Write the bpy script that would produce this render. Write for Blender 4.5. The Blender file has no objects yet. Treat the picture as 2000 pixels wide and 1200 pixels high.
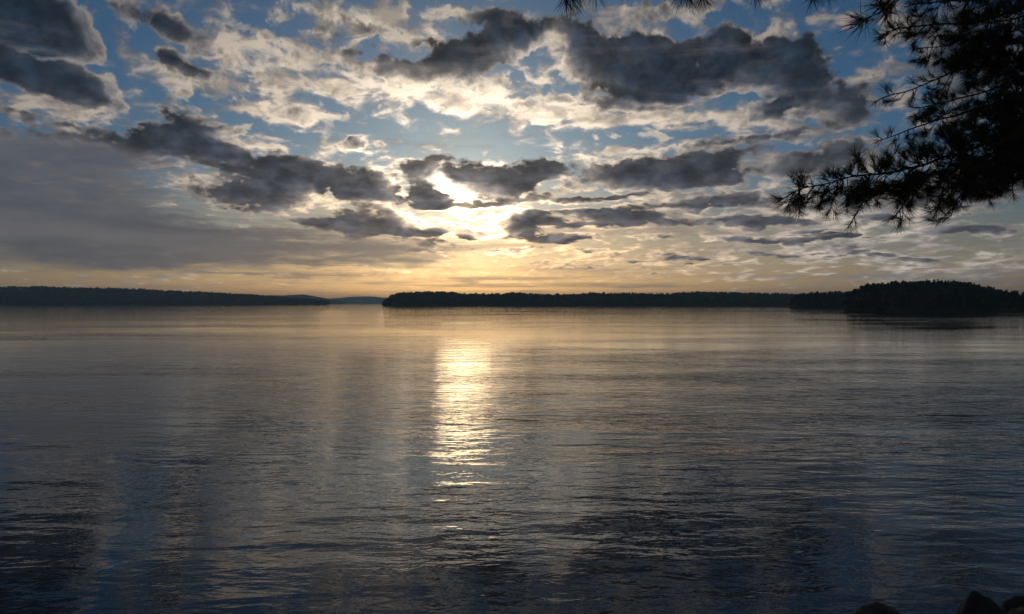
import bpy, bmesh, math, random
import numpy as np
from mathutils import Vector, Matrix, Euler, noise

R = math.radians
random.seed(7)
rng = np.random.default_rng(7)
scene = bpy.context.scene
COL = scene.collection

# ------------------------------------------------------------------ camera
EYE = 6.0                                   # eye height above the lake, metres
cam_data = bpy.data.cameras.new('camera')
cam_data.lens = 24.0
cam_data.sensor_width = 36.0
cam_data.clip_start = 0.05
cam_data.clip_end = 60000.0
cam = bpy.data.objects.new('camera', cam_data)
cam.location = (0.0, 0.0, EYE)
cam.rotation_euler = (R(90.0 - 0.30), 0.0, 0.0)
COL.objects.link(cam)
scene.camera = cam

# ------------------------------------------------------------------ light
SUN_AZ, SUN_EL = -4.1, 7.7                  # degrees right of +Y, degrees up
sun_dir = Vector((math.sin(R(SUN_AZ)) * math.cos(R(SUN_EL)), math.cos(R(SUN_AZ)) * math.cos(R(SUN_EL)), math.sin(R(SUN_EL))))
sun_data = bpy.data.lights.new('sun', 'SUN')
sun_data.energy = 0.017                      # the sun stands behind cloud: weak and spread out
sun_data.angle = R(4.6)
sun_data.color = (1.0, 0.74, 0.40)
sun = bpy.data.objects.new('sun', sun_data)
sun.rotation_euler = sun_dir.to_track_quat('Z', 'Y').to_euler()
sun.location = (0, 0, 300)
COL.objects.link(sun)

scene.view_settings.view_transform = 'Standard'
scene.view_settings.look = 'None'
scene.view_settings.gamma = 1.0
scene.view_settings.exposure = 0.38
scene.view_settings.use_curve_mapping = False
scene.display_settings.display_device = 'sRGB'


# ------------------------------------------------------------------ node expressions
class V:
    """A socket of a node tree that can be used in arithmetic."""
    def __init__(self, tree, sock):
        self.t, self.s = tree, sock

    def _m(self, op, *args, clamp=False):
        n = self.t.nodes.new('ShaderNodeMath')
        n.operation = op
        n.use_clamp = clamp
        for i, a in enumerate((self,) + args):
            if isinstance(a, V):
                self.t.links.new(a.s, n.inputs[i])
            else:
                n.inputs[i].default_value = a
        return V(self.t, n.outputs[0])

    def __add__(self, o): return self._m('ADD', o)
    __radd__ = __add__
    def __sub__(self, o): return self._m('SUBTRACT', o)
    def __rsub__(self, o): return (self * -1.0) + o
    def __mul__(self, o): return self._m('MULTIPLY', o)
    __rmul__ = __mul__
    def __truediv__(self, o): return self._m('DIVIDE', o)
    def pow(self, p): return self._m('POWER', p)
    def max(self, o): return self._m('MAXIMUM', o)
    def min(self, o): return self._m('MINIMUM', o)
    def abs(self): return self._m('ABSOLUTE')
    def exp(self): return self._m('EXPONENT')
    def clamp(self): return self._m('ADD', 0.0, clamp=True)
    def madd(self, a, b): return self._m('MULTIPLY_ADD', a, b)

    def step(self, a, b, lo=0.0, hi=1.0, kind='SMOOTHSTEP'):
        n = self.t.nodes.new('ShaderNodeMapRange')
        n.interpolation_type = kind
        self.t.links.new(self.s, n.inputs[0])
        for i, x in enumerate((a, b, lo, hi)):
            n.inputs[i + 1].default_value = x
        return V(self.t, n.outputs[0])


def xyz(tree, x, y, z=0.0):
    n = tree.nodes.new('ShaderNodeCombineXYZ')
    for i, a in enumerate((x, y, z)):
        if isinstance(a, V):
            tree.links.new(a.s, n.inputs[i])
        else:
            n.inputs[i].default_value = a
    return V(tree, n.outputs[0])


def split(tree, v):
    n = tree.nodes.new('ShaderNodeSeparateXYZ')
    tree.links.new(v.s, n.inputs[0])
    return [V(tree, o) for o in n.outputs]


def vmath(tree, op, a, b):
    n = tree.nodes.new('ShaderNodeVectorMath')
    n.operation = op
    for i, x in enumerate((a, b)):
        if isinstance(x, V):
            tree.links.new(x.s, n.inputs[i])
        elif i == 1 and op == 'SCALE':
            n.inputs[3].default_value = x
        else:
            n.inputs[i].default_value = x
    return V(tree, n.outputs['Value' if op in ('DOT_PRODUCT', 'LENGTH', 'DISTANCE') else 'Vector'])


def fbm(tree, vec, scale, detail=5.0, rough=0.55, dist=0.0, colour=False, lac=2.0):
    n = tree.nodes.new('ShaderNodeTexNoise')
    n.noise_dimensions = '3D'
    tree.links.new(vec.s, n.inputs['Vector'])
    n.inputs['Scale'].default_value = scale
    n.inputs['Detail'].default_value = detail
    n.inputs['Roughness'].default_value = rough
    n.inputs['Lacunarity'].default_value = lac
    n.inputs['Distortion'].default_value = dist
    return V(tree, n.outputs['Color' if colour else 0])


def mixc(tree, f, a, b, mode='MIX'):
    n = tree.nodes.new('ShaderNodeMix')
    n.data_type = 'RGBA'
    n.blend_type = mode
    n.clamp_factor = True
    for idx, x in ((0, f), (6, a), (7, b)):
        if isinstance(x, V):
            tree.links.new(x.s, n.inputs[idx])
        elif idx == 0:
            n.inputs[0].default_value = x
        else:
            n.inputs[idx].default_value = tuple(x) + (1.0,)
    return V(tree, n.outputs[2])


def blobs(tree, vec, rows, start=0.0):
    """Sum of soft ellipses on the sky: (azimuth, elevation, radius_az, radius_el, turn, weight), degrees."""
    acc = None
    for az, el, ra, re, turn, w in rows:
        m = tree.nodes.new('ShaderNodeMapping')
        m.vector_type = 'TEXTURE'
        tree.links.new(vec.s, m.inputs[0])
        m.inputs[1].default_value = (az, el, 0.0)
        m.inputs[2].default_value = (0.0, 0.0, R(turn))
        m.inputs[3].default_value = (ra, re, 1.0)
        g = tree.nodes.new('ShaderNodeTexGradient')
        g.gradient_type = 'SPHERICAL'
        tree.links.new(m.outputs[0], g.inputs[0])
        s = V(tree, g.outputs[1])
        acc = s * w + start if acc is None else s.madd(w, acc)
    return acc


# ------------------------------------------------------------------ sky
# where the clouds stand: azimuth and elevation of the middle, half-width, half-height, tilt, thickness
THICK = [
    (-3.0, 9.82, 2.36, 0.50, 0, 1.00),
    (-5.7, 8.87, 1.70, 0.33, 0, 0.60),
    (-6.4, 8.35, 2.12, 0.38, 0, 0.60),
    (-5.1, 5.76, 6.82, 0.38, 0, 0.90),
    (3.4, 10.10, 3.00, 0.58, 0, 0.50),
    (5.6, 7.44, 3.41, 0.38, 0, 0.70),
    (0.0, 6.04, 3.44, 0.34, 0, 0.80),
    (15.9, 6.91, 2.38, 0.37, 0, 0.70),
    (11.9, 4.41, 2.88, 0.29, 0, 0.60),
    (22.8, 5.73, 2.92, 0.31, 0, 0.60),
    (26.3, 4.15, 3.11, 0.31, 0, 0.60),
    (-7.7, 6.07, 3.38, 0.59, 0, 0.70),
    (19.0, 11.74, 4.61, 0.93, 0, 0.60),
    (10.6, 13.59, 4.98, 0.56, -4, 0.50),
    (2.1, 16.41, 3.86, 0.71, 0, 0.45),
    (19.8, 14.94, 3.42, 0.60, 0, 0.50),
    (-10.2, 21.11, 4.99, 0.81, -10, 0.50),
    (-15.1, 21.10, 4.81, 0.87, 0, 0.40),
    (13.9, 22.64, 6.48, 1.07, 0, 0.50),
    (21.7, 18.96, 2.60, 1.07, 0, 0.40),
    (-3.0, 22.86, 5.14, 0.87, 0, 0.40),
    (-29.7, 14.36, 2.59, 0.70, -10, 0.30),
    (-21.3, 13.48, 2.24, 0.68, 0, 0.40),
    (-17.1, 15.16, 1.77, 1.07, 0, 0.45),
    (-12.1, 12.85, 1.48, 0.80, 0, 0.80),
    (-35.5, 18.51, 5.70, 3.15, -8, 1.40),
    (-32.1, 17.90, 2.78, 1.98, -35, 0.80),
    (-34.3, 15.08, 5.86, 1.52, -9, 1.10),
    (-35.2, 13.05, 4.59, 0.53, -4, 0.40),
    (-33.4, 12.29, 4.49, 0.41, -6, 0.35),
    (-26.3, 19.64, 5.18, 1.50, -15, 0.75),
    (-16.7, 19.68, 5.91, 0.73, -8, 0.45),
    (-18.3, 17.51, 3.88, 0.59, -4, 0.30),
    (-24.8, 17.07, 3.19, 1.14, -5, 0.60),
    (-26.0, 14.77, 1.56, 0.65, 0, 0.50),
    (-24.6, 12.72, 3.02, 1.86, -10, 1.10),
    (-27.7, 12.18, 1.85, 1.16, 0, 0.70),
    (-23.3, 11.79, 2.90, 0.95, 0, 0.60),
    (-26.3, 11.14, 9.66, 0.96, -5, 0.75),
    (-18.8, 9.98, 5.39, 1.97, -5, 0.80),
    (-21.3, 8.27, 5.97, 1.33, -8, 0.75),
    (-12.3, 9.28, 4.10, 2.13, 0, 1.00),
    (-15.9, 10.74, 3.18, 1.20, 0, 0.50),
    (-6.4, 11.09, 5.09, 1.48, -6, 1.00),
    (-0.6, 9.83, 4.73, 2.00, -5, 1.00),
    (1.9, 10.95, 3.43, 1.16, -5, 0.90),
    (-6.9, 8.68, 2.33, 1.42, 0, 0.90),
    (-4.1, 8.26, 3.21, 0.42, 0, 1.00),
    (-4.3, 6.15, 6.41, 0.42, 0, 0.90),
    (12.3, 10.50, 7.80, 2.23, 0, 1.25),
    (16.7, 10.10, 2.76, 1.52, 0, 0.50),
    (12.3, 18.37, 9.03, 3.33, 0, 1.30),
    (16.9, 19.48, 3.34, 2.38, 0, 0.80),
    (9.8, 19.65, 3.34, 2.25, 0, 0.30),
    (-3.4, 20.07, 6.85, 1.59, 14, 1.00),
    (-9.4, 18.84, 5.02, 0.76, 0, 0.80),
    (-4.7, 18.24, 5.55, 1.24, 0, 0.65),
    (0.4, 21.79, 5.59, 1.93, 0, 0.80),
    (5.6, 20.95, 3.41, 2.98, 0, 0.70),
    (-12.7, 19.84, 4.91, 0.82, -8, 0.40),
    (22.0, 17.12, 4.43, 3.82, 0, 1.00),
    (20.6, 14.49, 3.01, 0.68, 0, 0.40),
    (7.7, 15.81, 5.91, 0.95, -3, 0.60),
    (14.3, 14.86, 5.25, 0.39, -5, 0.30),
    (24.0, 10.89, 5.38, 1.44, 8, 0.90),
    (17.5, 12.93, 5.08, 0.62, 3, 0.55),
    (26.0, 14.30, 3.12, 2.18, 0, 0.65),
    (22.8, 12.89, 3.29, 0.75, 0, 0.40),
    (-11.9, 6.62, 6.17, 1.24, 0, 0.90),
    (-15.9, 6.71, 3.97, 0.57, -5, 0.50),
    (1.3, 6.88, 3.87, 1.02, 0, 1.00),
    (2.8, 5.35, 5.14, 0.68, 0, 0.90),
    (9.2, 6.97, 4.61, 1.04, 0, 1.00),
    (19.8, 6.52, 3.99, 0.68, 0, 0.95),
    (17.9, 8.16, 5.45, 0.80, 0, 0.70),
    (18.3, 5.17, 3.49, 0.57, 0, 0.75),
    (24.2, 4.96, 5.00, 0.51, 0, 0.80),
    (33.4, 5.04, 5.09, 0.71, 0, 0.85),
    (7.3, 4.30, 2.11, 0.47, 0, 0.80),
    (13.5, 7.81, 5.28, 0.41, 0, 0.70),
    (22.8, 7.41, 4.02, 0.47, 0, 0.60),
    (5.1, 6.52, 2.98, 0.34, 0, 0.60),
    (13.9, 6.52, 2.83, 0.37, 0, 0.60),
    (27.7, 6.10, 4.04, 0.45, 0, 0.70),
    (21.3, 4.04, 4.85, 0.32, 0, 0.60),
    (10.6, 3.59, 3.74, 0.29, 0, 0.60),
    (5.6, 3.12, 5.11, 0.26, 0, 0.50),
    (27.7, 3.53, 4.04, 0.34, 0, 0.50),
    (18.6, 2.97, 5.79, 0.28, 0, 0.50),
    (14.3, 3.78, 2.82, 0.41, -5, 0.80),
    (0.4, 4.42, 4.30, 0.38, 0, 0.60),
    (5.1, 8.54, 5.12, 0.50, 0, 0.80),
    (11.4, 5.58, 2.48, 0.33, 0, 0.50),
    (34.0, 7.89, 4.72, 2.10, 0, 0.60),
    (31.0, 3.42, 6.32, 0.29, 0, 0.30),
    (29.4, 7.56, 3.92, 1.47, 0, 0.40),
    (10.6, 8.43, 4.15, 0.37, 0, 0.40),
    (32.8, 16.60, 4.86, 4.64, 0, 0.60),
    (-35.8, 11.39, 5.09, 0.67, 0, 0.35),
    (-21.3, 20.43, 2.24, 0.63, 0, 0.30),
    (-7.3, 4.81, 3.81, 0.76, 0, 0.50),
    (20.6, 6.13, 23.36, 3.98, 0, 0.04),
    (12.7, 14.09, 16.36, 4.73, 0, 0.10),
    (-18.3, 10.21, 15.50, 2.37, -6, 0.25),
]
GAPS = [
    (26.2, 17.66, 1.56, 2.10, 0, -0.60),
    (19.8, 21.32, 2.66, 1.05, 0, -0.50),
    (17.5, 15.89, 7.82, 0.38, -4, -0.50),
    (19.8, 18.46, 0.76, 2.18, -10, -0.35),
    (-7.7, 12.69, 3.38, 0.57, 0, -0.40),
    (2.4, 19.21, 3.00, 1.30, 0, -0.60),
    (12.7, 15.34, 11.45, 0.55, -2, -0.80),
    (-15.1, 8.97, 0.72, 1.62, 0, -0.50),
    (-22.4, 10.53, 3.31, 0.46, -4, -0.50),
    (-16.7, 12.28, 3.55, 0.71, 0, -0.50),
    (18.6, 14.08, 7.72, 1.15, 0, -0.40),
    (10.6, 13.39, 7.06, 1.60, 0, -0.50),
    (20.6, 11.63, 3.39, 1.16, 0, -0.50),
    (8.5, 8.98, 16.81, 0.33, 0, -0.30),
    (12.7, 5.97, 20.45, 0.33, 0, -0.30),
    (4.3, 7.79, 12.82, 0.34, 0, -0.30),
    (14.7, 4.69, 16.08, 0.33, 0, -0.35),
    (16.7, 7.49, 11.83, 0.36, 0, -0.30),
    (-33.4, 16.62, 4.49, 0.53, -8, -0.50),
    (-33.1, 5.85, 13.86, 5.34, 0, -0.45),
    (-21.3, 3.72, 11.19, 1.59, 0, -0.40),
    (-6.0, 14.15, 8.08, 2.21, 0, -0.90),
    (1.3, 13.41, 5.15, 1.22, 0, -0.60),
    (-28.5, 15.57, 1.99, 3.85, 0, -0.60),
    (-4.3, 7.37, 4.70, 0.84, 0, -1.60),
    (-5.2, 9.46, 1.28, 0.37, 0, -0.80),
    (-3.0, 5.09, 3.00, 0.34, 0, -1.20),
    (26.3, 18.68, 2.07, 1.73, 0, -0.60),
    (13.9, 21.14, 2.43, 0.91, 0, -0.70),
]
THIN = [
    (12.7, 14.95, 11.45, 0.70, -2, 0.60),
    (2.1, 19.14, 3.43, 1.53, 0, 0.50),
    (-18.3, 15.07, 4.65, 1.83, -10, 1.10),
    (-21.3, 14.98, 1.86, 1.12, 0, 0.80),
    (-29.7, 17.98, 1.95, 1.35, -30, 0.90),
    (-20.9, 18.87, 9.75, 2.16, -12, 0.80),
    (-23.5, 16.58, 5.78, 1.45, 0, 0.80),
    (-13.1, 17.36, 8.15, 2.29, -5, 0.90),
    (-5.1, 16.56, 11.08, 1.97, 0, 1.00),
    (3.9, 15.40, 12.83, 1.35, -4, 1.00),
    (-33.1, 13.36, 5.73, 1.70, -8, 0.90),
    (-4.3, 8.63, 11.96, 4.19, 0, 0.80),
    (8.5, 12.26, 5.88, 1.30, 0, 0.80),
    (18.6, 14.08, 7.72, 2.30, 0, 0.70),
    (20.6, 10.27, 5.27, 1.56, 0, 0.70),
    (14.7, 5.92, 20.90, 3.70, 0, 0.70),
    (-11.9, 12.74, 2.06, 1.60, 0, 0.70),
    (-0.3, 14.43, 1.50, 1.13, 0, 0.70),
    (-9.8, 14.42, 3.76, 0.95, 0, 0.50),
    (-23.5, 12.34, 4.34, 1.50, 0, 0.80),
    (-18.3, 12.18, 7.75, 1.17, 0, 0.40),
    (-10.2, 22.20, 8.32, 1.81, 0, 0.60),
    (8.5, 21.57, 12.61, 2.21, 0, 0.50),
    (22.8, 20.23, 4.38, 2.09, 0, 0.60),
    (28.4, 17.34, 2.66, 4.13, 0, 0.50),
    (26.0, 14.84, 5.56, 2.89, 0, 0.40),
    (-21.3, 8.86, 14.92, 2.35, 0, 0.60),
    (0.0, 2.28, 60.16, 2.15, 0, 0.35),
    (27.7, 7.30, 10.11, 5.61, 0, 0.35),
    (-15.1, 22.18, 6.01, 1.78, 0, 0.40),
    (-31.6, 15.46, 3.74, 2.04, 0, 0.50),
    (32.5, 2.64, 9.17, 2.53, 0, 0.40),
]
VEIL = [
    (-33.1, 5.85, 12.66, 6.05, 0, 1.00),
    (-21.3, 4.51, 17.16, 2.98, 0, 0.90),
    (-35.2, 9.16, 8.61, 3.08, -5, 0.60),
    (-10.2, 4.35, 7.49, 1.68, 0, 0.50),
    (-31.0, 10.67, 7.58, 1.07, -5, 0.40),
]

world = bpy.data.worlds.new('World')
scene.world = world
world.use_nodes = True
wt = world.node_tree
wt.nodes.clear()

tc = wt.nodes.new('ShaderNodeTexCoord')
direction = V(wt, tc.outputs['Generated'])
dx, dy, dz = split(wt, direction)
az = dx._m('ARCTAN2', dy) * (180 / math.pi)
el = dz.min(1.0)._m('ARCSINE') * (180 / math.pi)
sky_pos = xyz(wt, az, el, 0.0)
cosg = vmath(wt, 'DOT_PRODUCT', direction, tuple(sun_dir))
gam = cosg.min(1.0)._m('ARCCOSINE') * (180 / math.pi)          # angle from the sun


def layer_coords(tree, p):
    """Flattened cloud-deck coordinates: features shrink vertically towards the horizon."""
    a, e, _ = split(tree, p)
    v = ((e.max(0.0) * R(1.0))._m('SINE') + 0.09)._m('LOGARITHM', math.e)
    return xyz(tree, a * (R(1.0) * 2.6), v * 1.25, 0.37)


# thick cloud: two groups, the full one and a smoother one that is sampled a step nearer the sun
def density_group(name, lumps):
    cg = bpy.data.node_groups.new(name, 'ShaderNodeTree')
    cg.interface.new_socket('position', in_out='INPUT', socket_type='NodeSocketVector')
    cg.interface.new_socket('density', in_out='OUTPUT', socket_type='NodeSocketFloat')
    gi = cg.nodes.new('NodeGroupInput')
    go = cg.nodes.new('NodeGroupOutput')
    gp = V(cg, gi.outputs[0])
    gq = layer_coords(cg, gp)
    warp = vmath(cg, 'SUBTRACT', fbm(cg, gq, 5.0, 3.0, 0.55, colour=True), (0.5, 0.5, 0.5))
    warp = vmath(cg, 'MULTIPLY', warp, (5.5, 2.6, 0.0))
    g_el = split(cg, gp)[1]
    g_az = split(cg, gp)[0]
    g_w = vmath(cg, 'ADD', gp, warp)
    cover = (blobs(cg, g_w, THICK) * 1.55).min(1.1) + blobs(cg, g_w, GAPS)
    outside = g_el.step(24.0, 31.0).max(g_az.abs().step(38.0, 46.0))
    cover = cover + outside * fbm(cg, gq, 1.6, 2.0, 0.5).step(0.40, 0.66, 0.0, 0.85)
    big = fbm(cg, gq, 12.0, 9.0 if lumps else 5.0, 0.57, dist=0.35)
    dens = cover + (big - 0.5) * 1.8
    if lumps:
        fine = fbm(cg, gq, 42.0, 5.0, 0.62)
        vor = cg.nodes.new('ShaderNodeTexVoronoi')
        vor.feature = 'SMOOTH_F1'
        vor.inputs['Scale'].default_value = 15.0
        vor.inputs['Detail'].default_value = 2.0
        vor.inputs['Roughness'].default_value = 0.55
        vor.inputs['Smoothness'].default_value = 0.25
        cg.links.new(vmath(cg, 'ADD', gq, vmath(cg, 'SCALE', warp, 0.012)).s, vor.inputs['Vector'])
        dens = dens + (fine - 0.5) * 0.5 + (0.52 - V(cg, vor.outputs['Distance'])) * 0.55
    dens = dens - g_el.step(0.0, 2.2, 0.5, 0.0)
    cg.links.new(dens.s, go.inputs[0])
    return cg


cg_full = density_group('cloud_density', True)
cg_soft = density_group('cloud_density_soft', False)


def density(p, group):
    n = wt.nodes.new('ShaderNodeGroup')
    n.node_tree = group
    wt.links.new(p.s, n.inputs[0])
    return V(wt, n.outputs[0])


to_sun = vmath(wt, 'SUBTRACT', (SUN_AZ, SUN_EL, 0.0), sky_pos)
to_sun_n = wt.nodes.new('ShaderNodeVectorMath')
to_sun_n.operation = 'NORMALIZE'
wt.links.new(to_sun.s, to_sun_n.inputs[0])
to_sun = V(wt, to_sun_n.outputs[0])
big_w = fbm(wt, layer_coords(wt, sky_pos), 9.0, 5.0, 0.6)
reach = (gam * 0.35).min(1.3)
d0 = density(sky_pos, cg_full)
d1 = density(vmath(wt, 'ADD', sky_pos, vmath(wt, 'MULTIPLY', to_sun, xyz(wt, reach, reach, reach))), cg_soft)
alpha = d0.step(-0.12, 0.44)
depth = d0.step(0.05, 1.45, kind='LINEAR') * 0.45 + d1.step(0.0, 1.45, kind='LINEAR') * 0.70
lit = (depth * -7.5).exp()
half_lit = (depth * -3.6).exp() * 0.75

# brightness of thin cloud falls away from the sun
glow = (gam * (-1 / 14.0)).exp() * 1.45 + (gam * (-1 / 5.0)).exp() * 1.6 + el.step(2.0, 11.0, 0.50, 0.17)
glow = glow * el.step(11.0, 22.0, 1.0, 0.74)
core = ((gam / 0.85).pow(2.0) * -1.0).exp()
warm = mixc(wt, el.step(0.0, 13.0), (1.0, 0.62, 0.26), (1.0, 0.82, 0.62))
warm = mixc(wt, gam.step(8.0, 34.0), warm, (0.92, 0.79, 0.67))
bright = mixc(wt, 1.0, warm, xyz(wt, glow, glow, glow), 'MULTIPLY')
bright = mixc(wt, 1.0, bright, mixc(wt, core, (0, 0, 0), (22.0, 16.5, 9.5)), 'ADD')
dark = mixc(wt, el.step(1.0, 17.0), (0.070, 0.072, 0.086), (0.010, 0.018, 0.031))
dark = mixc(wt, (gam * (-1 / 6.0)).exp() * 0.55, dark, (0.15, 0.14, 0.14))
mott = big_w.step(0.3, 0.7, 0.6, 1.45) * (d0 - d1).step(-0.5, 0.5, 0.7, 1.5, kind='LINEAR')
dark_m = mixc(wt, 1.0, dark, xyz(wt, mott, mott, mott), 'MULTIPLY')
rim = (gam * (-1 / 6.0)).exp() * 1.6 + 1.15
mid = mixc(wt, 0.26, mixc(wt, 1.0, dark_m, (2.6, 2.4, 2.2), 'MULTIPLY'), bright)
cloud = mixc(wt, lit, mixc(wt, half_lit, dark_m, mid), mixc(wt, 1.0, bright, xyz(wt, rim, rim, rim), 'MULTIPLY'))

# thin bright cloud
q = layer_coords(wt, sky_pos)
tw = vmath(wt, 'SUBTRACT', fbm(wt, q, 4.0, 4.0, 0.6, colour=True), (0.5, 0.5, 0.5))
tp = vmath(wt, 'ADD', sky_pos, vmath(wt, 'MULTIPLY', tw, (8.0, 3.0, 0.0)))
tcov = blobs(wt, tp, THIN) + (el.step(24.0, 30.0).max(az.abs().step(38.0, 46.0))) * 0.32
tn = fbm(wt, vmath(wt, 'MULTIPLY', q, (1.0, 1.6, 1.0)), 9.0, 6.0, 0.54, dist=0.4)
tn_s = fbm(wt, vmath(wt, 'ADD', vmath(wt, 'MULTIPLY', q, (1.0, 1.6, 1.0)), vmath(wt, 'MULTIPLY', to_sun, (0.030, 0.060, 0.0))), 9.0, 6.0, 0.54, dist=0.4)
tden = 0.10 + tcov * 0.9 + (tn - 0.5) * 2.6 + d0.step(-0.45, 0.35) * 0.40 - 0.08
talpha = tden.step(0.0, 0.95) * 0.95

# horizontal bars of low stratus
bars = fbm(wt, xyz(wt, az * 0.055, el * 1.55, 1.7), 1.0, 5.0, 0.6)
bar_a = bars.step(0.47, 0.66) * el.step(0.3, 1.6) * el.step(9.0, 4.5)
# the smooth rain sheet low on the left
vn = fbm(wt, xyz(wt, az * 0.07 + el * 0.03, el * 0.34, 3.1), 1.0, 6.0, 0.6, dist=0.4)
veil_d = (blobs(wt, vmath(wt, 'ADD', sky_pos, vmath(wt, 'MULTIPLY', tw, (5.0, 1.6, 0.0))), VEIL) * 1.15 + (vn - 0.5) * 1.3 + (tn - 0.5) * 1.0 + (bars - 0.5) * 0.9)
veil = veil_d.step(0.0, 0.85) * 0.88

# clear sky: Nishita, with the forward glow of the air round the hidden sun and along the horizon
sky = wt.nodes.new('ShaderNodeTexSky')
sky.sky_type = 'NISHITA'
sky.sun_disc = False
sky.sun_elevation = R(SUN_EL)
sky.sun_rotation = R(SUN_AZ)
sky.altitude = 200.0
sky.air_density = 1.0
sky.dust_density = 0.6
sky.ozone_density = 3.0
bg_sky = wt.nodes.new('ShaderNodeBackground')
wt.links.new(mixc(wt, 1.0, V(wt, sky.outputs[0]), mixc(wt, el.step(0.5, 13.0), (0.95, 0.76, 0.64), (0.52, 0.86, 1.08)), 'MULTIPLY').s, bg_sky.inputs[0])
bg_sky.inputs[1].default_value = 0.032

air = mixc(wt, (el.max(0.0) * (-1 / 3.2)).exp(), (0, 0, 0), (0.115, 0.082, 0.074))
hot = ((az - SUN_AZ).abs() * (-1 / 13.0)).exp() * (el.max(0.0) * (-1 / 5.0)).exp()
air = mixc(wt, 1.0, air, mixc(wt, hot, (0, 0, 0), (1.05, 0.58, 0.10)), 'ADD')
halo = (gam * (-1 / 6.5)).exp()
air = mixc(wt, 1.0, air, mixc(wt, halo, (0, 0, 0), (0.30, 0.25, 0.22)), 'ADD')
bg_air = wt.nodes.new('ShaderNodeBackground')
wt.links.new(air.s, bg_air.inputs[0])
add = wt.nodes.new('ShaderNodeAddShader')
wt.links.new(bg_sky.outputs[0], add.inputs[0])
wt.links.new(bg_air.outputs[0], add.inputs[1])
shader = add.outputs[0]


def over(shader, colour, a):
    b = wt.nodes.new('ShaderNodeBackground')
    wt.links.new(colour.s, b.inputs[0])
    m = wt.nodes.new('ShaderNodeMixShader')
    wt.links.new(a.s, m.inputs[0])
    wt.links.new(shader, m.inputs[1])
    wt.links.new(b.outputs[0], m.inputs[2])
    return m.outputs[0]


relief = (tn - tn_s).step(-0.10, 0.10, 0.45, 1.25, kind='LINEAR')
shade_lo = fbm(wt, vmath(wt, 'ADD', q, (4.1, 2.3, 0.0)), 4.5, 5.0, 0.55)
thin_lit = shade_lo.step(0.36, 0.60, 0.30, 1.10) * tden.step(0.15, 0.75, 0.35, 1.0) * tden.step(0.75, 1.7, 1.0, 0.35)
thin_col = mixc(wt, (thin_lit * relief).clamp(), mixc(wt, 0.22, dark, bright), mixc(wt, 1.0, bright, (1.15, 1.15, 1.15), 'MULTIPLY'))
shader = over(shader, thin_col, talpha)
shader = over(shader, mixc(wt, 0.30, dark, bright), bar_a * 0.7)
veil_col = mixc(wt, vn.step(0.3, 0.7), (0.040, 0.047, 0.068), (0.100, 0.098, 0.110))
veil_col = mixc(wt, (gam * (-1 / 9.0)).exp(), veil_col, (0.36, 0.28, 0.20))
shader = over(shader, cloud, alpha)
shader = over(shader, veil_col, veil)
wout = wt.nodes.new('ShaderNodeOutputWorld')
wt.links.new(shader, wout.inputs[0])
world.cycles.sampling_method = 'MANUAL'
world.cycles.sample_map_resolution = 512

# ------------------------------------------------------------------ helpers
def tag(o, label=None, cat=None, group=None, kind=None):
    for k, v in (('label', label), ('category', cat), ('group', group), ('kind', kind)):
        if v:
            o[k] = v
    return o


def obj(name, data, mat=None, parent=None, loc=None):
    o = bpy.data.objects.new(name, data)
    if mat and data and not data.materials:
        data.materials.append(mat)
    COL.objects.link(o)
    if parent:
        o.parent = parent
    if loc is not None:
        o.location = loc
    return o


def mesh(name, verts, faces, smooth=False):
    me = bpy.data.meshes.new(name)
    verts = np.asarray(verts, dtype=np.float32)
    me.vertices.add(len(verts))
    me.vertices.foreach_set('co', verts.ravel())
    if isinstance(faces, np.ndarray):
        n, k = faces.shape
        me.loops.add(n * k)
        me.loops.foreach_set('vertex_index', faces.ravel().astype(np.int32))
        me.polygons.add(n)
        me.polygons.foreach_set('loop_start', np.arange(0, n * k, k, dtype=np.int32))
    else:
        lens = np.array([len(f) for f in faces], dtype=np.int32)
        flat = np.concatenate([np.asarray(f, dtype=np.int32) for f in faces])
        me.loops.add(len(flat))
        me.loops.foreach_set('vertex_index', flat)
        me.polygons.add(len(faces))
        me.polygons.foreach_set('loop_start', np.concatenate([[0], np.cumsum(lens)[:-1]]).astype(np.int32))
    me.update(calc_edges=True)
    me.validate()
    if smooth:
        me.polygons.foreach_set('use_smooth', np.ones(len(me.polygons), dtype=bool))
    return me


def material(name):
    m = bpy.data.materials.new(name)
    m.use_nodes = True
    t = m.node_tree
    b = t.nodes['Principled BSDF']
    return m, t, b


def coords(tree, kind='Object'):
    n = tree.nodes.new('ShaderNodeTexCoord')
    return V(tree, n.outputs[kind])


def world_pos(tree):
    n = tree.nodes.new('ShaderNodeNewGeometry')
    return V(tree, n.outputs['Position'])


def simple(name, c0, c1, scale, rough=0.9, bump=0.0, bscale=8.0, spec=0.3):
    m, t, b = material(name)
    co = coords(t)
    n = fbm(t, co, scale, 6.0, 0.6)
    c = mixc(t, n.step(0.3, 0.7), c0, c1)
    t.links.new(c.s, b.inputs['Base Color'])
    b.inputs['Roughness'].default_value = rough
    b.inputs['Specular IOR Level'].default_value = spec
    if bump:
        h = fbm(t, co, bscale, 8.0, 0.62)
        bn = t.nodes.new('ShaderNodeBump')
        bn.inputs['Strength'].default_value = bump
        bn.inputs['Distance'].default_value = 0.05
        t.links.new(h.s, bn.inputs['Height'])
        t.links.new(bn.outputs[0], b.inputs['Normal'])
    return m


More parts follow.
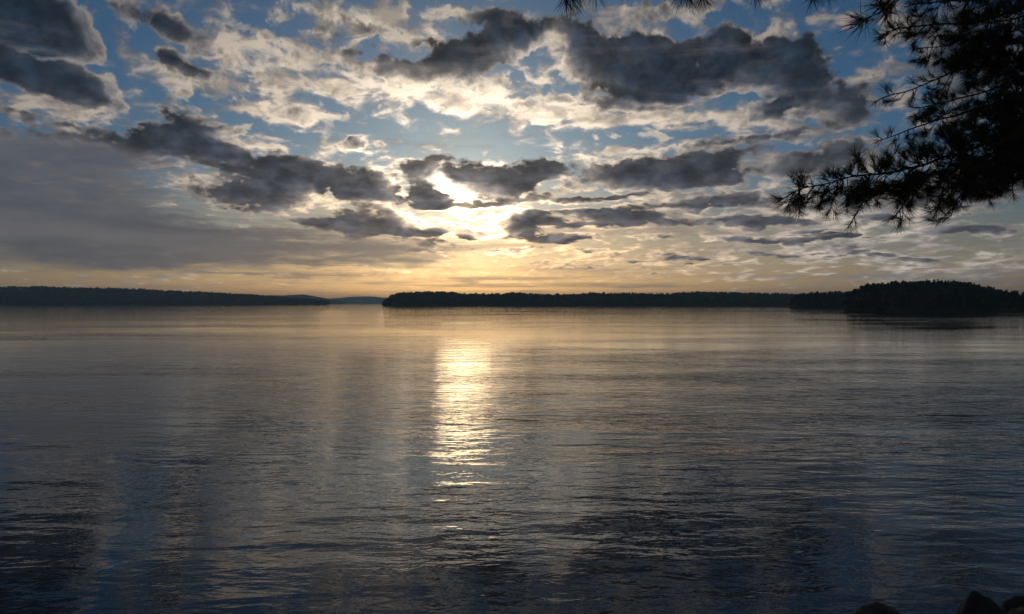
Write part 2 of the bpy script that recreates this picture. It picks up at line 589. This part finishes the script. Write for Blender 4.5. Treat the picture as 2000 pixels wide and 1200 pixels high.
# ------------------------------------------------------------------ water
m_water, t, b = material('lake_water')
b.inputs['Base Color'].default_value = (0.004, 0.009, 0.015, 1)
b.inputs['Roughness'].default_value = 0.012
b.inputs['IOR'].default_value = 1.52
hg = bpy.data.node_groups.new('wave_height', 'ShaderNodeTree')
hg.interface.new_socket('position', in_out='INPUT', socket_type='NodeSocketVector')
hg.interface.new_socket('height', in_out='OUTPUT', socket_type='NodeSocketFloat')
hi = hg.nodes.new('NodeGroupInput')
ho = hg.nodes.new('NodeGroupOutput')
hp = V(hg, hi.outputs[0])


def turned(tree, v, deg, sx, sy):
    m = tree.nodes.new('ShaderNodeMapping')
    tree.links.new(v.s, m.inputs[0])
    m.inputs[2].default_value = (0, 0, R(deg))
    m.inputs[3].default_value = (sx, sy, 1.0)
    return V(tree, m.outputs[0])


# wind ripples, short-crested, in two crossing directions; longer waves under them (heights in metres)
r1 = fbm(hg, turned(hg, hp, 9.0, 2.5, 5.2), 1.0, 3.0, 0.50, dist=0.35)
r2 = fbm(hg, turned(hg, hp, -14.0, 0.62, 1.55), 1.0, 3.0, 0.5, dist=0.3)
r3 = fbm(hg, turned(hg, hp, 12.0, 0.07, 0.26), 1.0, 2.0, 0.5)
r4 = fbm(hg, turned(hg, hp, 17.0, 0.26, 0.72), 1.0, 2.0, 0.5, dist=0.25)
ht = r1 * 0.011 + r2 * 0.046 + r4 * 0.085 + r3 * 0.12
hg.links.new(ht.s, ho.inputs[0])


def height(p):
    n = t.nodes.new('ShaderNodeGroup')
    n.node_tree = hg
    t.links.new(p.s, n.inputs[0])
    return V(t, n.outputs[0])


wp = world_pos(t)
EPS = 0.015
h0 = height(wp)
hx = (height(vmath(t, 'ADD', wp, (EPS, 0, 0))) - h0) * (1 / EPS)
hy = (height(vmath(t, 'ADD', wp, (0, EPS, 0))) - h0) * (1 / EPS)
# calm and breezy patches
patch = fbm(t, turned(t, wp, 4.0, 0.006, 0.022), 1.0, 3.0, 0.5)
patch2 = fbm(t, turned(t, wp, -9.0, 0.05, 0.16), 1.0, 3.0, 0.55)
dist = vmath(t, 'LENGTH', wp, (0, 0, 0))
amp = patch.step(0.38, 0.60, 0.35, 1.25) * patch2.step(0.34, 0.66, 0.55, 1.45)
patch3 = fbm(t, turned(t, wp, 3.0, 0.0035, 0.034), 1.0, 4.0, 0.6)
amp = amp * patch3.step(0.36, 0.64, 0.65, 1.40)
amp = amp * dist.step(16.0, 115.0, 1.70, 0.36)
nrm = xyz(t, hx * amp * -1.0, hy * amp * -1.0, 1.0)
nn = t.nodes.new('ShaderNodeVectorMath')
nn.operation = 'NORMALIZE'
t.links.new(nrm.s, nn.inputs[0])
t.links.new(nn.outputs[0], b.inputs['Normal'])

radii = np.concatenate([np.geomspace(0.5, 12500.0, 90)])
nseg = 160
ang = np.linspace(0, 2 * math.pi, nseg, endpoint=False)
vs = [(0.0, 0.0, 0.0)]
for r_ in radii:
    vs += [(r_ * math.sin(a), r_ * math.cos(a), 0.0) for a in ang]
fs = [(0, 1 + (k + 1) % nseg, 1 + k) for k in range(nseg)]
for i in range(len(radii) - 1):
    a0 = 1 + i * nseg
    for k in range(nseg):
        k2 = (k + 1) % nseg
        fs.append((a0 + k, a0 + k2, a0 + nseg + k2, a0 + nseg + k))
water = obj('water', mesh('water', vs, fs), m_water)
tag(water, 'rippled lake surface with the golden glitter of the low sun', kind='structure')

# ------------------------------------------------------------------ near bank (below the frame) that carries the pine and the rocks
m_bank = simple('bank_soil', (0.10, 0.075, 0.05), (0.17, 0.13, 0.09), 2.5, 0.95, 0.6)


def bank_z(x, y):
    base = 4.4 - 0.435 * max(y, -2.0) if y > -2 else 5.27
    base += 0.10 * noise.noise(Vector((x * 0.5, y * 0.5, 3.0))) + 0.06 * noise.noise(Vector((x * 1.7, y * 1.7, 9.0)))
    return base


gx = np.linspace(-40, 40, 121)
gy = np.linspace(-30, 14, 67)
vs = [(x, y, bank_z(x, y)) for y in gy for x in gx]
nx = len(gx)
fs = np.array([(j * nx + i, j * nx + i + 1, (j + 1) * nx + i + 1, (j + 1) * nx + i) for j in range(len(gy) - 1) for i in range(nx - 1)])
bank = obj('shore_bank', mesh('shore_bank', vs, fs, True), m_bank)
tag(bank, 'earth bank sloping down to the lake', kind='structure')

# ------------------------------------------------------------------ far shores
m_hill = simple('woodland_floor', (0.028, 0.026, 0.018), (0.045, 0.04, 0.028), 0.02, 0.95)
m_wood = simple('far_foliage', (0.020, 0.030, 0.016), (0.042, 0.050, 0.030), 0.05, 0.8)
m_wood2 = m_wood

ICO = None


def ico():
    global ICO
    if ICO is None:
        bm = bmesh.new()
        bmesh.ops.create_icosphere(bm, subdivisions=1, radius=1.0)
        ICO = (np.array([v.co[:] for v in bm.verts]), np.array([[v.index for v in f.verts] for f in bm.faces]))
        bm.free()
    return ICO


def trees_mesh(name, spots, leafy):
    """Many far trees in one mesh. spots: x, y, ground z, height, crown radius, conifer 0/1."""
    V_, F_ = [], []
    off = 0
    iv, if_ = ico()
    for x, y, z, h, r_, con in spots:
        # trunk
        tw_ = 0.035 * h * 0.5
        th = h * 0.75
        tv = np.array([(tw_, 0, -1.0), (-tw_ * .5, tw_ * .87, -1.0), (-tw_ * .5, -tw_ * .87, -1.0), (0, 0, th)]) + (x, y, z)
        V_.append(tv)
        F_.append(np.array([(0, 1, 3), (1, 2, 3), (2, 0, 3)]) + off)
        off += 4
        if leafy:
            n = 70
            u = rng.normal(size=(n, 3))
            u /= np.linalg.norm(u, axis=1)[:, None]
            rad = rng.random(n)[:, None] ** 0.45
            if con:
                tt = rng.random(n) ** 0.8
                c = np.stack([u[:, 0] * r_ * (1.05 - tt) * rad[:, 0], u[:, 1] * r_ * (1.05 - tt) * rad[:, 0], h * (0.22 + 0.80 * tt)], 1)
            else:
                c = u * rad * (r_, r_, h * 0.36) + (0, 0, h * 0.64)
            s = r_ * rng.uniform(0.22, 0.5, n)[:, None]
            a = rng.normal(size=(n, 3)); a /= np.linalg.norm(a, axis=1)[:, None]
            bb = np.cross(a, rng.normal(size=(n, 3))); bb /= np.linalg.norm(bb, axis=1)[:, None]
            c = c + (x, y, z)
            q_ = np.stack([c + a * s, c + bb * s * .8, c - a * s, c - bb * s * .8], 1).reshape(-1, 3)
            V_.append(q_)
            idx = np.arange(n) * 4
            f = np.concatenate([np.stack([idx, idx + 1, idx + 2], 1), np.stack([idx, idx + 2, idx + 3], 1)]) + off
            F_.append(f)
            off += n * 4
        else:
            k = 3 if not con else 2
            for j in range(k):
                v = iv * (1 + rng.uniform(-0.28, 0.28, (len(iv), 1)))
                if con:
                    sc = (r_ * (0.95 - 0.4 * j), r_ * (0.95 - 0.4 * j), h * 0.34)
                    c = (0, 0, h * (0.45 + 0.26 * j))
                else:
                    sc = np.array((r_, r_, h * 0.26)) * rng.uniform(0.62, 0.95)
                    c = (rng.uniform(-.5, .5) * r_, rng.uniform(-.5, .5) * r_, h * (0.45 + 0.14 * j + rng.uniform(-.05, .1)))
                V_.append(v * sc + c + (x, y, z))
                F_.append(if_ + off)
                off += len(iv)
    return mesh(name, np.concatenate(V_), np.concatenate(F_))


def shore(label, wood_label, d, depth, crest, tree_h, crown, density, leafy=False, base_h=0.4, con_p=0.35, hill_name='hill'):
    """A wooded shore at distance d (metres along +Y). crest: (x, height of the tree tops above the lake) along it."""
    xs = np.array([c[0] for c in crest]); zs = np.array([c[1] for c in crest])

    def top(x):
        return np.interp(x, xs, zs)

    n = 140
    gx_ = np.linspace(xs[0], xs[-1], n)
    prof = [(0.0, -1.5), (0.02, base_h / 10), (0.25, 0.45), (0.55, 0.85), (0.8, 1.0), (1.15, 0.95), (1.5, 0.5), (1.8, -0.05)]
    vs = []

    def ground(x, f):
        g = max(top(x) - tree_h * 0.74, 0.6)
        end = min((x - xs[0]) / (depth * 0.25) + 0.02, (xs[-1] - x) / (depth * 0.25) + 0.02, 1.0)
        k = np.interp(f, [p[0] for p in prof], [p[1] for p in prof])
        return k * g if k > 0 else k

    def front(x):
        return d + 0.03 * d * noise.noise(Vector((x * 3.0 / d, 0.0, d))) 
    for p, _ in prof:
        for x in gx_:
            vs.append((x * (1 + (p - 0.8) * depth / d), front(x) + p * depth, ground(x, p)))
    fs = np.array([(j * n + i, j * n + i + 1, (j + 1) * n + i + 1, (j + 1) * n + i) for j in range(len(prof) - 1) for i in range(n - 1)])
    h = obj(hill_name, mesh(hill_name, vs, fs, True), m_hill)
    tag(h, label, kind='structure')
    spots = []
    area_n = int((xs[-1] - xs[0]) * depth / (crown * crown) * density)
    for k in range(area_n):
        x = rng.uniform(xs[0], xs[-1])
        f = rng.random() * 1.35 + 0.015
        hh = tree_h * rng.uniform(0.56, 0.90)
        if f < 0.12:
            hh *= 0.75
        r_ = crown * rng.uniform(0.42, 0.7)
        con = 1 if rng.random() < con_p else 0
        if con:
            r_ *= 0.7
        hh = min(hh, max(top(x), 2.0) * 1.02)
        spots.append((x * (1 + (f - 0.8) * depth / d), front(x) + f * depth, max(ground(x, f), 0.0), hh, r_, con))
    w = obj('forest', trees_mesh('forest', spots, leafy), m_wood)
    tag(w, wood_label, 'forest', kind='stuff')
    return len(spots)


SHORES = [
    ('low far ridge of the left shore', 'dark blue wooded shore along the left horizon', 2600, 350,
     [(-3240, 64.3), (-2808, 75.1), (-2419, 70.8), (-2160, 77.3), (-2009, 79.4), (-1814, 75.1), (-1642, 70.8), (-1447, 62.2), (-1296, 55.7), (-1123, 47.0), (-994, 36.2), (-864, 26.5), (-778, 16.8)],
     22.0, 15.0, 0.90, False, 0.4, 0.40),
    ('faint low ridge right of the left shore', 'paler hazy wood between the left shore and the gap', 5600, 500,
     [(-2790, 46.5), (-2385, 69.0), (-2160, 75.7), (-1980, 78.0), (-1845, 87.0), (-1710, 64.5), (-1620, 46.5), (-1485, 19.5)],
     20.0, 14.0, 0.90, False, 0.4, 0.40),
    ('faintest ridge at the far end of the lake', 'palest wooded ridge seen through the gap at the far end of the lake', 9500, 800,
     [(-3194, 51.6), (-2738, 74.4), (-2434, 101.1), (-2129, 112.5), (-1825, 89.7), (-1521, 89.7), (-1065, 74.4)],
     18.0, 20.0, 0.70, False, 0.4, 0.40),
    ('long low peninsula across the middle of the lake', 'long dark wooded peninsula across the middle of the lake', 1520, 130,
     [(-306, 4.8), (-298, 17.0), (-286, 26.7), (-268, 31.6), (-219, 34.6), (-146, 34.0), (-116, 30.4), (-49, 29.1), (12, 32.8), (55, 29.8), (97, 27.9), (158, 29.1), (195, 32.2), (231, 30.4), (292, 31.6), (365, 29.1), (426, 34.0), (487, 34.0), (609, 31.0), (682, 29.1), (780, 26.7), (913, 26.7)],
     15.0, 8.5, 1.30, False, 0.4, 0.45),
    ('low point in front of the peninsula on the right', 'dark wooded point between the peninsula and the right-hand hill', 830, 90,
     [(369, 8.0), (376, 16.8), (389, 19.5), (406, 20.9), (433, 21.6), (450, 22.2), (487, 22.2)],
     11.0, 5.0, 0.80, True, 0.4, 0.40),
    ('rounded hill rising from the water on the right', 'near-black wooded hill rising from the water on the right', 530, 75,
     [(290, 9.5), (293, 16.2), (297, 19.3), (305, 21.9), (316, 23.5), (327, 24.6), (341, 25.7), (376, 25.5), (394, 24.1), (403, 21.9), (412, 19.7), (420, 17.5), (431, 16.6), (442, 15.7), (487, 14.8), (575, 16.2), (708, 17.9)],
     8.5, 4.2, 0.90, True, 0.4, 0.40),
]
for a in SHORES:
    shore(*a)

# ------------------------------------------------------------------ haze
m_haze = bpy.data.materials.new('lake_haze')
m_haze.use_nodes = True
ht_ = m_haze.node_tree
ht_.nodes.clear()
hv = ht_.nodes.new('ShaderNodeVolumePrincipled')
hv.inputs['Color'].default_value = (0.46, 0.76, 1.0, 1)
hv.inputs['Density'].default_value = 1.5e-4
hv.inputs['Anisotropy'].default_value = 0.5
hout = ht_.nodes.new('ShaderNodeOutputMaterial')
ht_.links.new(hv.outputs[0], hout.inputs['Volume'])
bm = bmesh.new()
bmesh.ops.create_cube(bm, size=1.0)
bmesh.ops.scale(bm, vec=(28000, 28000, 161), verts=bm.verts)
bmesh.ops.translate(bm, vec=(0, 0, 161 / 2 - 2.6), verts=bm.verts)
me = bpy.data.meshes.new('haze')
bm.to_mesh(me)
bm.free()
haze = obj('haze', me, m_haze)
tag(haze, 'thin evening haze over the lake', kind='stuff')

# ------------------------------------------------------------------ rocks
m_rock = simple('wet_granite', (0.022, 0.022, 0.023), (0.050, 0.049, 0.049), 3.0, 0.7, 0.7, 9.0, 0.4)


def rock(label, loc, size, seed, peak=(0, 0), cuts=9, group='boulders at the foot of the bank'):
    r0 = random.Random(seed)
    bm = bmesh.new()
    bmesh.ops.create_icosphere(bm, subdivisions=4, radius=1.0)
    planes = []
    for k in range(cuts):
        a = r0.uniform(0, 2 * math.pi)
        e = r0.uniform(-0.2, 0.9)
        planes.append((Vector((math.cos(a) * math.cos(e), math.sin(a) * math.cos(e), math.sin(e))), r0.uniform(0.58, 0.82)))
    for v in bm.verts:
        c = v.co.copy()
        for nrm_, dd in planes:
            k = c.dot(nrm_) - dd
            if k > 0:
                c -= nrm_ * k * 0.92
        nz = noise.fractal(c * 1.7 + Vector((seed, 0, 0)), 0.9, 2.1, 5) * 0.10
        c += v.co.normalized() * nz
        up = max(c.z, 0.0)
        c.x += peak[0] * up
        c.y += peak[1] * up
        v.co = Vector((c.x * size[0], c.y * size[1], c.z * size[2]))
    me = bpy.data.meshes.new('boulder')
    bm.to_mesh(me)
    bm.free()
    me.polygons.foreach_set('use_smooth', np.ones(len(me.polygons), dtype=bool))
    o = obj('boulder', me, m_rock, loc=loc)
    tag(o, label, 'rock', group)
    return o


rock('tall pointed dark boulder, the highest rock in the bottom right corner', (7.98, 11.75, 0.10), (0.62, 0.55, 1.02), 12, (-0.12, 0.0))
rock('broad rounded dark boulder cut off by the right edge beside the pointed one', (9.05, 11.7, 0.15), (0.75, 0.6, 0.92), 5)
rock('low flat-topped dark rock at the bottom edge, left of the pointed boulder', (6.28, 11.55, -0.06), (0.85, 0.6, 0.92), 21)
rock('small dark rock wedged low between the two right-hand boulders', (8.52, 11.3, 0.2), (0.45, 0.4, 0.75), 33)

# ------------------------------------------------------------------ the pine on the right
m_bark = simple('pine_bark', (0.030, 0.022, 0.016), (0.075, 0.055, 0.040), 9.0, 0.95, 0.8, 26.0)
m_needle, t, b = material('pine_needles')
oi = t.nodes.new('ShaderNodeObjectInfo')
tint = fbm(t, world_pos(t), 3.0, 3.0, 0.6)
c = mixc(t, tint.step(0.35, 0.65), (0.020, 0.034, 0.014), (0.052, 0.060, 0.022))
t.links.new(c.s, b.inputs['Base Color'])
b.inputs['Roughness'].default_value = 0.55
b.inputs['Specular IOR Level'].default_value = 0.25

TRUNK_X, TRUNK_Y = 6.95, 6.6


def spline(pts, step):
    """Catmull-Rom through the points, about one sample per step metres."""
    P = [Vector(p) for p in pts]
    P = [P[0] * 2 - P[1]] + P + [P[-1] * 2 - P[-2]]
    out = []
    for i in range(1, len(P) - 2):
        n = max(2, int((P[i + 1] - P[i]).length / step))
        for k in range(n):
            u = k / n
            a, b_, c_, d_ = P[i - 1], P[i], P[i + 1], P[i + 2]
            out.append(0.5 * ((2 * b_) + (c_ - a) * u + (2 * a - 5 * b_ + 4 * c_ - d_) * u * u + (3 * b_ - a - 3 * c_ + d_) * u ** 3))
    out.append(P[-2])
    return out


def tube(V_, F_, pts, r0, r1, sides=5):
    off = len(V_)
    n = len(pts)
    up = Vector((0.3, 0.2, 1)).normalized()
    for i, p in enumerate(pts):
        d = (pts[min(i + 1, n - 1)] - pts[max(i - 1, 0)]).normalized()
        s = d.cross(up)
        if s.length < 1e-3:
            s = d.cross(Vector((1, 0, 0)))
        s.normalize()
        w = s.cross(d)
        r_ = r0 + (r1 - r0) * (i / max(n - 1, 1)) ** 0.8
        for k in range(sides):
            a = 2 * math.pi * k / sides
            V_.append(p + (s * math.cos(a) + w * math.sin(a)) * r_)
    for i in range(n - 1):
        for k in range(sides):
            k2 = (k + 1) % sides
            F_.append((off + i * sides + k, off + i * sides + k2, off + (i + 1) * sides + k2, off + (i + 1) * sides + k))
    F_.append(tuple(off + (n - 1) * sides + k for k in range(sides)))


def tuft_arrays(n, seed, length, spread=(0.18, 1.15)):
    """A brush of needles along +Z: narrow blades, each bent once."""
    r0 = random.Random(seed)
    vs, fs = [], []
    for k in range(n):
        a = r0.uniform(0, 2 * math.pi)
        th = r0.uniform(*spread) * (0.75 + 0.25 * r0.random())
        base = Vector((0, 0, r0.uniform(-0.045, 0.012)))
        d = Vector((math.cos(a) * math.sin(th), math.sin(a) * math.sin(th), math.cos(th)))
        L = length * r0.uniform(0.65, 1.08)
        side = d.cross(Vector((r0.uniform(-1, 1), r0.uniform(-1, 1), r0.uniform(-1, 1)))).normalized()
        bend = d.cross(side) * r0.uniform(-0.16, 0.16) * L
        w = 0.00105
        m_ = base + d * L * 0.5 + bend * 0.35
        e = base + d * L - bend * 0.4
        o = len(vs)
        vs += [base + side * w, base - side * w, m_ + side * w, m_ - side * w, e]
        fs += [(o, o + 1, o + 3), (o, o + 3, o + 2), (o + 2, o + 3, o + 4)]
    return np.array([v[:] for v in vs]), np.array(fs)


TUFTS = [tuft_arrays(rn, 100 + k, 0.105) for k, rn in enumerate((40, 46, 52, 44, 58, 36))]
TUFT_MESH = []
for tv, tf in TUFTS:
    me = mesh('needle_tuft', tv, tf)
    me.materials.append(m_needle)
    TUFT_MESH.append(me)

LIMBS = [
    ([(7.029, 6.600, 7.822), (5.760, 6.400, 7.718), (4.882, 6.200, 7.595), (4.392, 6.100, 7.487), (4.050, 6.000, 7.364), (3.717, 5.900, 7.261), (3.393, 5.800, 7.144), (2.992, 5.700, 7.073), (2.667, 5.600, 7.012), (2.436, 5.600, 6.962), (2.260, 5.500, 6.887)],
     0.034, 3, 0.9, 0.46, 0.36, 1),
    ([(5.964, 5.600, 7.441), (4.744, 5.500, 7.365), (4.050, 5.400, 7.251), (3.827, 5.400, 7.154), (3.538, 5.300, 7.006), (3.379, 5.300, 6.867), (3.319, 5.300, 6.747)],
     0.022, 2, 0.8, 0.3, 0.45, 1),
    ([(7.242, 6.800, 8.718), (5.606, 6.500, 8.428), (4.725, 6.300, 8.244), (4.278, 6.200, 8.153), (3.889, 6.100, 8.045), (3.510, 6.000, 7.894), (3.307, 6.000, 7.832), (3.195, 6.000, 7.777)],
     0.03, 1, 0.8, 0.3, 0.4, 1),
    ([(6.603, 6.200, 9.129), (5.032, 6.100, 8.804), (4.320, 6.000, 8.524), (3.894, 5.900, 8.425), (3.540, 5.900, 8.403), (3.241, 5.800, 8.327), (3.110, 5.800, 8.249)],
     0.028, 2, 0.8, 0.28, 0.4, 1),
    ([(5.538, 5.200, 8.898), (3.600, 4.800, 8.351), (2.700, 4.500, 8.086), (2.335, 4.300, 7.893), (2.251, 4.300, 7.803), (2.155, 4.200, 7.736)],
     0.02, 0.35, 0.6, 0.2, 0.7, 1.55),
    ([(7.348, 6.900, 8.344), (5.865, 6.800, 8.183), (4.975, 6.700, 8.000), (4.455, 6.600, 7.871), (3.997, 6.500, 7.721), (3.705, 6.500, 7.623), (3.432, 6.400, 7.526)],
     0.03, 1, 0.8, 0.32, 0.4, 1),
    ([(4.744, 5.500, 7.365), (4.531, 5.700, 7.398), (4.350, 5.800, 7.362), (4.285, 5.800, 7.253), (4.315, 5.800, 7.122), (4.241, 5.800, 7.005), (4.111, 5.800, 6.948)],
     0.012, 0.35, 0.6, 0.16, 0.5, 1),
    ([(7.987, 7.500, 9.448), (6.296, 7.300, 9.028), (5.400, 7.200, 8.770), (4.952, 7.100, 8.785), (4.515, 7.000, 8.667), (4.147, 7.000, 8.588)],
     0.03, 2, 0.9, 0.4, 0.38, 1),
    ([(8.094, 7.600, 8.810), (6.382, 7.400, 8.570), (5.475, 7.300, 8.371), (4.968, 7.200, 8.230), (4.590, 7.200, 8.122), (4.207, 7.100, 8.029)],
     0.03, 2, 0.9, 0.4, 0.38, 1),
    ([(6.390, 6.000, 9.569), (5.089, 5.900, 8.978), (4.350, 5.800, 8.710), (3.915, 5.800, 8.580), (3.591, 5.700, 8.514), (3.334, 5.700, 8.484)],
     0.03, 2, 0.8, 0.32, 0.4, 1),
    ([(6.816, 6.400, 8.750), (5.434, 6.300, 8.566), (4.790, 6.200, 8.385), (4.392, 6.100, 8.301), (4.117, 6.100, 8.233), (3.870, 6.000, 8.165)],
     0.026, 2, 0.9, 0.36, 0.45, 1),
    ([(6.922, 6.500, 8.013), (5.664, 6.400, 7.886), (5.008, 6.300, 7.786), (4.557, 6.200, 7.641), (4.278, 6.200, 7.539), (3.980, 6.100, 7.409)],
     0.026, 1, 0.9, 0.36, 0.45, 1),
    ([(7.348, 6.900, 8.448), (5.865, 6.800, 8.106), (5.025, 6.700, 7.849), (4.603, 6.600, 7.723), (4.257, 6.600, 7.658)],
     0.024, 2, 0.9, 0.36, 0.45, 1),
    ([(7.455, 7.000, 9.428), (5.951, 6.900, 9.121), (5.151, 6.800, 8.871), (4.723, 6.700, 8.754), (4.422, 6.700, 8.668)],
     0.024, 1, 0.9, 0.34, 0.45, 1),
    ([(2.992, 5.700, 7.073), (2.941, 5.650, 6.924), (2.848, 5.600, 6.769), (2.780, 5.600, 6.651)],
     0.007, 1, 0.7, 0.16, 0.15, 1),
    ([(3.393, 5.800, 7.144), (3.326, 5.700, 6.975), (3.237, 5.650, 6.818), (3.116, 5.600, 6.706)],
     0.008, 1, 0.8, 0.18, 0.15, 1),
    ([(4.050, 6.000, 7.364), (4.005, 5.900, 7.142), (3.863, 5.800, 6.948), (3.666, 5.750, 6.755), (3.605, 5.750, 6.703)],
     0.009, 1, 0.8, 0.2, 0.15, 1),
    ([(4.392, 6.100, 7.487), (4.342, 6.000, 7.274), (4.204, 5.900, 7.075), (4.049, 5.900, 6.965)],
     0.009, 2, 0.8, 0.22, 0.15, 1),
    ([(2.667, 5.600, 7.012), (2.622, 5.550, 6.920), (2.524, 5.500, 6.837)],
     0.006, 1, 0.7, 0.12, 0.15, 1),
    ([(4.899, 4.600, 9.150), (2.835, 4.200, 8.466), (1.800, 4.000, 8.109), (1.316, 3.900, 7.969), (0.877, 3.900, 7.910), (0.513, 3.800, 7.833), (0.285, 3.800, 7.798)],
     0.016, 0.12, 0.5, 0.1, 0.8, 1),
]

pine = obj('pine_tree', None, loc=(TRUNK_X, TRUNK_Y, bank_z(TRUNK_X, TRUNK_Y)))
tag(pine, 'dark pine at the right edge whose needled branches hang over the lake', 'tree')
inv = -Vector(pine.location)
pr = random.Random(11)
V_, F_ = [], []
tp_ = [Vector((TRUNK_X + 0.10 * math.sin(z * 0.7), TRUNK_Y + 0.08 * math.cos(z * 0.9), z)) + inv for z in np.linspace(pine.location.z - 0.5, 15.0, 34)]
tube(V_, F_, tp_, 0.27, 0.05, 12)
tr = obj('trunk', mesh('trunk', [v[:] for v in V_], F_, True), m_bark, pine)

tuft_list = []                              # (branch object, position, direction, scale)


def twig(V_, F_, tufts, p, d, L, droop, up_tip, r0, depth=0):
    """A curved twig: leaves along d, sags, and turns up at its tip."""
    n = 7
    pts = [p]
    dirn = d.normalized()
    cur = p
    for i in range(n):
        u = (i + 1) / n
        g = -droop if u < 0.62 else up_tip
        dirn = (dirn + Vector((pr.gauss(0, .10), pr.gauss(0, .10), g * 0.42 + pr.gauss(0, .06)))).normalized()
        cur = cur + dirn * (L / n)
        pts.append(cur)
    tube(V_, F_, pts, r0, 0.0020, 4)
    tufts.append((pts[-1], (pts[-1] - pts[-3]).normalized(), pr.uniform(0.8, 1.15)))
    if L > 0.14:
        tufts.append((pts[-2], (pts[-1] - pts[-4] + Vector((pr.gauss(0, .02), pr.gauss(0, .02), .02))).normalized(), pr.uniform(0.7, 1.0)))
    if depth < 2 and L > 0.12:
        for k in range(pr.choice((1, 2, 2, 3))):
            i = pr.randint(2, n - 2)
            dd = (pts[i + 1] - pts[i]).normalized()
            sd = (dd + Vector((pr.gauss(0, .6), pr.gauss(0, .6), pr.gauss(0.1, .5)))).normalized()
            twig(V_, F_, tufts, pts[i], sd, L * pr.uniform(0.4, 0.65), droop * 0.8, up_tip, r0 * 0.65, depth + 1)


for pts, r0, dens_, spread_, tl, clear, nl in LIMBS:
    P = [Vector(p) for p in pts]
    if r0 > 0.015:
        P[0] = Vector((TRUNK_X + 0.10 * math.sin(P[0].z * 0.7), TRUNK_Y, P[0].z))
    S = spline(P, 0.05)
    S = [s + Vector((noise.noise(s * 3.1), noise.noise(s * 3.1 + Vector((7, 0, 0))), noise.noise(s * 3.1 + Vector((0, 9, 0))))) * 0.025 for s in S]
    V_, F_, tufts = [], [], []
    tube(V_, F_, S, r0, 0.004, 6)
    n = len(S)
    step = max(1, int(0.055 / 0.05 / dens_ + 0.5)) if dens_ < 1 else 1
    for i in range(int(n * clear), n - 1, step):
        frac = (i - n * clear) / max(n * (1 - clear), 1)
        for k in range(max(1, round(dens_))):
            d = (S[i + 1] - S[i - 1]).normalized()
            side = Vector((pr.gauss(0, 1), pr.gauss(0, 1), pr.gauss(0.15, 0.8)))
            side = (side - d * side.dot(d)).normalized()
            out = (d * pr.uniform(0.3, 0.9) + side * spread_).normalized()
            low = out.z < 0.0
            L = tl * pr.uniform(0.45, 1.15) * (1.0 - 0.72 * frac) * (1.25 if low else 0.75)
            twig(V_, F_, tufts, S[i], out, L, 0.55 if low else 0.15, 0.85, 0.0052)
    tufts.append((S[-1], (S[-1] - S[-3]).normalized(), 1.1))
    br = obj('branch', mesh('branch', [(v + inv)[:] for v in V_], F_, True), m_bark, pine)
    tuft_list += [(br, p, d, s * nl) for p, d, s in tufts]

# tufts hanging from the overhead branch on short drooping twigs
HANGING = [
    (0.296, 3.800, 7.696), (0.319, 3.800, 7.719), (0.370, 3.850, 7.758), (0.465, 3.800, 7.753), (0.629, 3.900, 7.834), (0.965, 3.900, 7.781), (1.022, 3.950, 7.780), (1.088, 3.900, 7.746), (1.425, 4.000, 7.821), (1.439, 3.900, 7.799), (1.758, 4.000, 7.791), (1.822, 4.050, 7.850), (1.860, 4.000, 7.851), (2.574, 4.400, 7.977), (1.920, 4.000, 7.881)
]
over_branch = br
over_S = S
for p in HANGING:
    p = Vector(p)
    a = min(over_S, key=lambda s_: (s_ - p).length + abs(s_.x - p.x - 0.05))
    mid = (a + p) * 0.5 + Vector((-0.03, 0.0, 0.03))
    V_, F_ = [], []
    tube(V_, F_, spline([a, mid, p], 0.03), 0.004, 0.0022, 4)
    obj('twig', mesh('twig', [(v + inv)[:] for v in V_], F_, True), m_bark, over_branch)
    tuft_list.append((over_branch, p, (p - mid).normalized() + Vector((pr.gauss(0, .25), pr.gauss(0, .2), -0.6)), pr.uniform(1.2, 1.45)))

# tufts nearest the open sky and the eye become parts, the rest one mass of needles
def key(tt):
    p = tt[1]
    px_, pz_ = p.x / p.y, (p.z - EYE) / p.y
    inside = px_ < 0.80 and pz_ < 0.47
    return (0 if inside else 1, px_ + 0.25 * abs(pz_ - 0.2))


tuft_list.sort(key=key)

rest_v, rest_f, off = [], [], 0
for k, (br, p, d, s) in enumerate(tuft_list):
    q_ = d.to_track_quat('Z', 'Y') @ Euler((0, 0, pr.uniform(0, 6.28))).to_quaternion()
    M = Matrix.LocRotScale(p + inv, q_, Vector((s, s, s)))
    vi = pr.randrange(len(TUFTS))
    if k < 290:
        o = bpy.data.objects.new('needle_tuft', TUFT_MESH[vi])
        COL.objects.link(o)
        o.parent = br
        o.matrix_local = M
    else:
        A = np.array(M)
        tv, tf = TUFTS[vi]
        rest_v.append(tv @ A[:3, :3].T + A[:3, 3])
        rest_f.append(tf + off)
        off += len(tv)
rest = obj('needles', mesh('needles', np.concatenate(rest_v), np.concatenate(rest_f)), m_needle, pine)
rest['kind'] = 'stuff'
